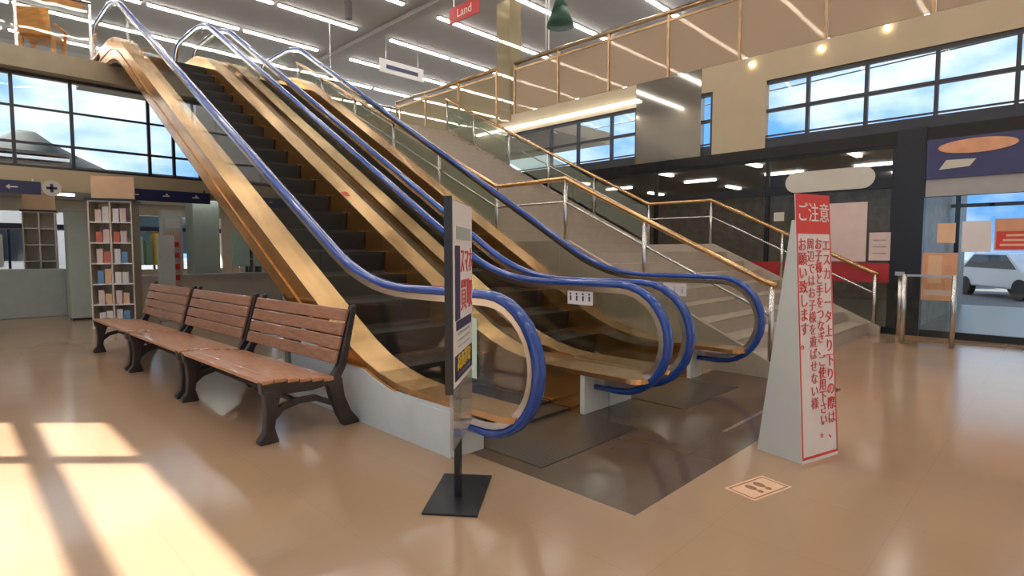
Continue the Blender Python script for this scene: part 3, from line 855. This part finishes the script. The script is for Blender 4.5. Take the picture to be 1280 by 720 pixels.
# little glass barrier
t = thing('glass_barrier', 'low chrome and glass barrier standing before the lobby glass', 'barrier', (9.15, 1.27, 0))
for y in (1.0, 1.54):
    MB().cyl(9.15, y, 0, .95, .03, n=14).build('post', 'steel', t, True)
MB().box(9.14, 9.16, 1.03, 1.51, .92, .95).build('top_rail', 'steel', t)
MB().box(9.14, 9.16, 1.03, 1.51, .06, .12).build('bottom_rail', 'bronze', t)
MB().box(9.145, 9.155, 1.04, 1.50, .12, .92).build('glass_panel', 'glass_side', t)

# cars outside
def car(x, y, rz, m, label):
    t = thing('car', label, 'car', (x, y, -.21), rz)
    b = LB(); b.prism([(-2.1, .3), (-2.15, .75), (-1.3, .9), (-.7, 1.42), (.9, 1.45), (1.6, .95), (2.1, .85), (2.15, .35)], 'y', -.82, .82); b.build('body', m, t, bevel=.06)
    b = LB(); b.prism([(-1.12, .93), (-.66, 1.36), (.84, 1.38), (1.38, .96)], 'y', -.835, .835); b.build('side_window', 'car_window', t)
    b = LB(); b.prism([(1.0, 1.43), (1.6, .98), (1.63, 1.0), (1.04, 1.45)], 'y', -.7, .7); b.build('windscreen', 'car_window', t)
    for sx in (-1.3, 1.3):
        for sy in (-.75, .75):
            b = LB(); b.prism([(sx+.32*math.cos(a), .32+.32*math.sin(a)) for a in [2*PI*k/18 for k in range(18)]], 'y', sy-.1, sy+.1); b.build('wheel', 'tyre', t)
car(24, 1.0, R(35), 'car_white', 'white car parked outside beyond the lobby glass')
car(27, -3.4, R(20), 'car_silver', 'silver car parked outside at the right beyond the lobby glass')
car(30, 4.2, R(30), 'car_dark', 'dark car parked outside farther left beyond the lobby glass')
# power cables outside
for k, (z0, z1) in enumerate(((9.6, 9.9), (9.2, 9.6), (8.4, 9.0))):
    pts = [(26, 40-i*8, z0+(z1-z0)*i/10-.4*math.sin(PI*((i % 5)/5.0))) for i in range(11)]
    tag(MB().tube(pts, .03, 5).build('power_cable', 'black', smooth=True), 'thin black overhead cable seen through the right clerestory windows, ' + ('topmost', 'middle', 'lowest')[k] + ' of three', 'cable')

# ------------------------------------------------------------------ hanging things
def hang(x, y, z, name, label, cat):
    return thing(name, label, cat, (x, y, z))
# red hanging sign
t = hang(8.45, 9.9, 6.47, 'hanging_sign', 'red hanging sign with pale lettering below the high ceiling', 'sign')
MB().box(8.44, 8.47, 9.35, 10.35, 6.47, 6.82).build('board', 'red_band', t)
text('Land', .27, 'paper_pink', t, (8.432, 9.82, 6.645), (0, -1, 0), (0, 0, 1))
for y in (9.5, 10.2): MB().tube([(8.455, y, 6.82), (8.455, y, HC-.001)], .008, 6).build('hanger', 'steel', t)
# white hanging sign with a blue stripe
t = hang(10.0, 14.5, 6.5, 'hanging_sign', 'white hanging guide sign with a blue stripe, beyond the gallery rail', 'sign')
MB().box(8.9, 10.4, 14.0, 14.04, 6.35, 6.72).build('board', 'white', t)
MB().box(9.1, 10.2, 13.99, 13.998, 6.47, 6.58).build('stripe', 'navy', t)
for x in (9.1, 10.2): MB().tube([(x, 14.02, 6.72), (x, 14.02, HC-.001)], .008, 6).build('hanger', 'steel', t)
# dark speaker on a rod, second pole lower
for x, y, z, lb in ((6.75, 11.9, 6.55, 'dark spotlight on a ceiling rod left of the red sign'), (7.6, 14.4, 5.75, 'grey box on a ceiling rod just above the right belt')):
    t = hang(x, y, z, 'hanging_speaker', lb, 'speaker')
    MB().box(x-.06, x+.06, y-.06, y+.06, z, z+.42).build('speaker_box', 'iron', t, bevel=.01)
    MB().tube([(x, y, z+.42), (x, y, HC-.001)], .012, 8).build('rod', 'steel', t)
# green bell and pole
t = hang(9.6, 8.0, 6.1, 'hanging_bell', 'dark green bell-shaped decoration hanging above the gallery rail', 'decoration')
b = MB(); b.cyl(9.6, 8.0, 6.12, 6.5, .30, .17, 18); b.cyl(9.6, 8.0, 6.5, 6.72, .17, .10, 18); b.cyl(9.6, 8.0, 6.72, 6.82, .13, .13, 18)
b.build('bell', 'dark_green', t, True)
MB().tube([(9.6, 8.0, 6.82), (9.6, 8.0, HC-.001)], .01, 6).build('hanger', 'steel', t)
t = hang(10.0, 8.9, 5.9, 'pole', 'thin pale double pole from the gallery rail to the ceiling beside the green bell', 'pole')
MB().cyl(10.16, 8.9, 5.955, HC-.001, .016, n=10).build('tube', 'white', t, True)
MB().cyl(10.21, 8.86, 5.0, HC-.001, .016, n=10).build('tube', 'white', t, True)

# ------------------------------------------------------------------ low zone furnishing (left back)
# guide strips under the beam
def guide(x0, x1, label, words):
    t = thing('guide_sign', label, 'sign', ((x0+x1)/2, 12.1, 2.17))
    MB().box(x0, x1, 12.06, 12.12, 2.19, 2.40).build('board', 'navy', t)
    n_ = len(words)
    for k, w in enumerate(words):
        xm = x0+(x1-x0)*(k+.5)/n_
        m = MB(); m.box(xm-.07, xm+.05, 12.054, 12.059, 2.285, 2.305); m.prism([(xm-.10, 2.295), (xm-.05, 2.335), (xm-.05, 2.255)], 'y', 12.054, 12.059) if w == '←' else m.prism([(xm-.03, 2.31), (xm, 2.35), (xm+.03, 2.31)], 'y', 12.054, 12.059)
        m.build('arrow_mark', 'paper', t)
    for x in (x0+.1, x1-.1): MB().box(x-.01, x+.01, 12.085, 12.095, 2.40, 2.45).build('hanger', 'steel', t)
guide(-1.5, 1.18, 'long navy guide strip under the beam at far left', ('←', '↑', '↑', '←'))
guide(2.25, 3.75, 'navy guide strip under the beam beside the orange brochure header', ('←', '↑', '→'))
t = thing('round_sign', 'round beige sign with a dark cross at the end of the navy strip', 'sign', (1.32, 12.1, 2.2))
b = MB(); b.prism([(1.32+.13*math.cos(a), 2.31+.13*math.sin(a)) for a in [2*PI*k/20 for k in range(20)]], 'y', 12.06, 12.1); b.build('disc', 'paper_blank', t)
b = MB(); b.box(1.25, 1.39, 12.052, 12.059, 2.29, 2.33); b.box(1.30, 1.34, 12.052, 12.059, 2.24, 2.38); b.build('cross_mark', 'ink', t)

tag(MB().box(-.6, 1.68, 13.95, 14.5, 0, .92).build('counter', 'counter', bevel=.01), 'long grey-green counter on the floor at far left', 'counter')
t = thing('cabinet', 'tall pale grey-green cabinet between the counter and the brochure tower', 'cabinet', (1.83, 13.1, 0))
MB().box(1.60, 2.06, 12.9, 13.3, .03, 2.0).build('body', 'grey_green', t, bevel=.01)
MB().box(1.58, 2.08, 12.88, 13.32, 2.0, 2.04).build('top', 'side_white', t)
MB().box(1.62, 2.04, 12.92, 13.28, 0, .03).build('plinth', 'black', t)

def rack(x, y, rz, sc, label, ht=2.08):
    t = thing('brochure_rack', label, 'rack', (x, y, 0), rz)
    w, d, h_ = .27*sc, .22*sc, ht
    b = LB()
    b.box(-w, -w+.02, -d, d, .06, h_); b.box(w-.02, w, -d, d, .06, h_); b.box(-w+.02, w-.02, d-.02, d, .06, h_); b.box(-.012, .012, -d, d-.02, .06, h_)
    b.box(-w, w, -d, d, 0, .06); b.build('carcass', 'cream_wall', t)
    for k in range(6):
        z = .06+(h_-.06)*(k+1)/6-.02
        LB().box(-w+.02, w-.02, -d+.01, d-.02, z, z+.02).build('shelf', 'white', t)
    b = LB(); b.box(-w-.03, w+.03, -d-.03, d, h_, h_+.035); b.build('black_edge', 'black', t)
    b = LB(); b.box(-w, w, -.02, .02, h_+.035, h_+.42); b.build('header_board', 'pale_orange', t)
    return t, w, d, h_
r0, w_, d_, h_ = rack(2.03, 11.3, R(-24), 1.12, 'tall cream brochure tower with pale orange header beside the far bench')
random.seed(5)
bk = ['paper', 'paper_pink', 'book_e', 'pale_orange', 'book_b', 'paper', 'book_a']
Mr = BASE[r0.name]
cnt = 0
for k in range(6):
    z = .0+(.0 if k else .06)+(k and (.06+(h_-.06)*k/6+.0))
    zb = .062 if k == 0 else .06+(h_-.06)*k/6+.001
    for side in (-1, 1):
        for j in range(2):
            cx = side*(.07+.10*j); hh = .17+random.random()*.08
            b = MB(); b.box(cx-.042, cx+.042, -.21, -.195, zb, zb+hh, None)
            bmesh.ops.transform(b.bm, matrix=Mr, verts=b.bm.verts)
            tag(b.build('brochure', random.choice(bk)), 'small brochure stood on a shelf of the cream brochure tower', 'brochure', 'brochures on the brochure tower')
rack(1.45, 15.3, R(-10), .98, 'second brochure rack with orange header standing behind the counter')
rack(5.55, 14.9, R(0), .80, 'beige rack behind the low wall seen under the left escalator')
# white stand beside the rack
tag(MB().box(2.72, 2.98, 11.6, 11.72, 0, 1.55).build('white_panel', 'side_white', bevel=.01), 'plain white upright panel right of the brochure tower', 'panel')
t = thing('banner', 'white and red banner behind the white upright panel', 'banner', (3.25, 12.6, 0))
MB().box(3.1, 3.35, 12.6, 12.62, .3, 1.6).build('cloth', 'paper_pink', t)
for k in range(4): MB().box(3.14, 3.31, 12.59, 12.598, 1.35-.22*k, 1.45-.22*k).build('red_mark', 'red_print', t)
MB().cyl(3.22, 12.64, 0, 1.65, .012, n=8).build('pole', 'steel', t)
struct(MB().box(2.75, 9.5, 13.9, 14.02, 0, .72).build('wall_low', 'cream_wall'))
struct(MB().box(2.7, 9.5, 13.85, 14.07, .72, .76).build('trim_5', 'side_white'))
for x, y, s in ((4.35, 14.6, .28), (7.9, 13.6, .25), (-.6, 16, .25)):
    struct(MB().box(x-s, x+s, y-s, y+s, 0, 2.62).build('column', 'grey_green'))
t = thing('showcase', 'pale narrow showcase with pink shelves left of the grey-green pillar', 'showcase', (3.75, 14.7, 0))
MB().box(3.55, 3.95, 14.7, 15.0, 0, 2.2).build('cabinet_body', 'side_white', t)
for k in range(4): MB().box(3.6, 3.9, 14.69, 14.7, .9+.3*k, 1.12+.3*k).build('picture', ('paper_pink', 'paper_green', 'pale_orange', 'paper')[k], t)
for k, x in enumerate((5.1, 5.6, 6.1)):
    t = thing('display_board', ('pale green', 'beige', 'pale orange')[k]+' poster panel above the low wall under the escalator', 'display board', (x, 14.3, 0))
    MB().box(x-.2, x+.2, 14.3, 14.33, .9, 1.75).build('poster_sheet', ('paper_green', 'paper_blank', 'pale_orange')[k], t)
    for q in (-.18, .18): MB().cyl(x+q, 14.345, 0, 1.7, .012, n=8).build('leg', 'steel', t)
# clothes racks at the far windows
cols = ['book_c', 'paper_green', 'book_d', 'yellow', 'white', 'pale_orange']
for k in range(10):
    x = .1+k*.19+(2.2 if k > 4 else 0)
    tag(MB().box(x, x+.12, 17.5, 17.9, .9, 1.75-.1*(k % 3)).build('hanging_cloth', cols[k % 6]), 'coloured cloth hanging in front of the bright far windows', 'cloth', 'cloths before the far windows')
tag(MB().tube([(0, 17.7, 1.8), (4.5, 17.7, 1.8)], .02, 6).build('clothes_rail', 'steel'), 'steel rail carrying coloured cloths before the far windows', 'rail')
for x in (0.02, 4.48): tag(MB().cyl(x, 17.7, 0, 1.78, .02, n=8).build('rail_post', 'steel'), 'steel post of the clothes rail, '+('left' if x < 1 else 'right')+' end', 'post')

# ------------------------------------------------------------------ world, sun
w = bpy.data.worlds.new('World'); S.world = w; w.use_nodes = True
nt = w.node_tree; nt.nodes.clear()
out = nt.nodes.new('ShaderNodeOutputWorld'); bg = nt.nodes.new('ShaderNodeBackground')
tc = nt.nodes.new('ShaderNodeTexCoord')
mp = nt.nodes.new('ShaderNodeMapping'); mp.inputs['Scale'].default_value = (1, 1, 2.2); mp.inputs['Location'].default_value = (.35, .1, 0)
nt.links.new(tc.outputs['Generated'], mp.inputs[0])
no = nt.nodes.new('ShaderNodeTexNoise'); no.inputs['Scale'].default_value = 3.2; no.inputs['Detail'].default_value = 8; no.inputs['Roughness'].default_value = .55
nt.links.new(mp.outputs[0], no.inputs['Vector'])
rp = nt.nodes.new('ShaderNodeValToRGB')
rp.color_ramp.elements[0].position = .42; rp.color_ramp.elements[0].color = (.13, .38, .85, 1)
rp.color_ramp.elements[1].position = .60; rp.color_ramp.elements[1].color = (.80, .90, .95, 1)
nt.links.new(no.outputs['Fac'], rp.inputs[0]); nt.links.new(rp.outputs[0], bg.inputs[0])
bg.inputs[1].default_value = 1.1
nt.links.new(bg.outputs[0], out.inputs[0])

sd = bpy.data.lights.new('sun', 'SUN'); sd.energy = 14; sd.angle = R(.5); sd.color = (1, .96, .88)
so = bpy.data.objects.new('sun', sd); C.objects.link(so)
el = R(38)
d = Vector((.7071*math.cos(el), -.7071*math.cos(el), -math.sin(el)))
so.rotation_euler = d.to_track_quat('-Z', 'Y').to_euler(); so.location = (-20, 20, 20)

# ------------------------------------------------------------------ camera
cd = bpy.data.cameras.new('camera'); cam = bpy.data.objects.new('camera', cd); C.objects.link(cam)
cd.sensor_width = 36; cd.lens = 700/1280*36; cd.clip_start = .05; cd.clip_end = 2000
cam.location = (0, 0, 1.25)
cam.rotation_euler = (R(90-3.68), 0, R(-45.4))
S.camera = cam
vs = S.view_settings
vs.view_transform = 'Standard'; vs.look = 'None'; vs.exposure = 0.45; vs.gamma = 1; vs.use_curve_mapping = False
S.cycles.max_bounces = 10; S.cycles.transparent_max_bounces = 24
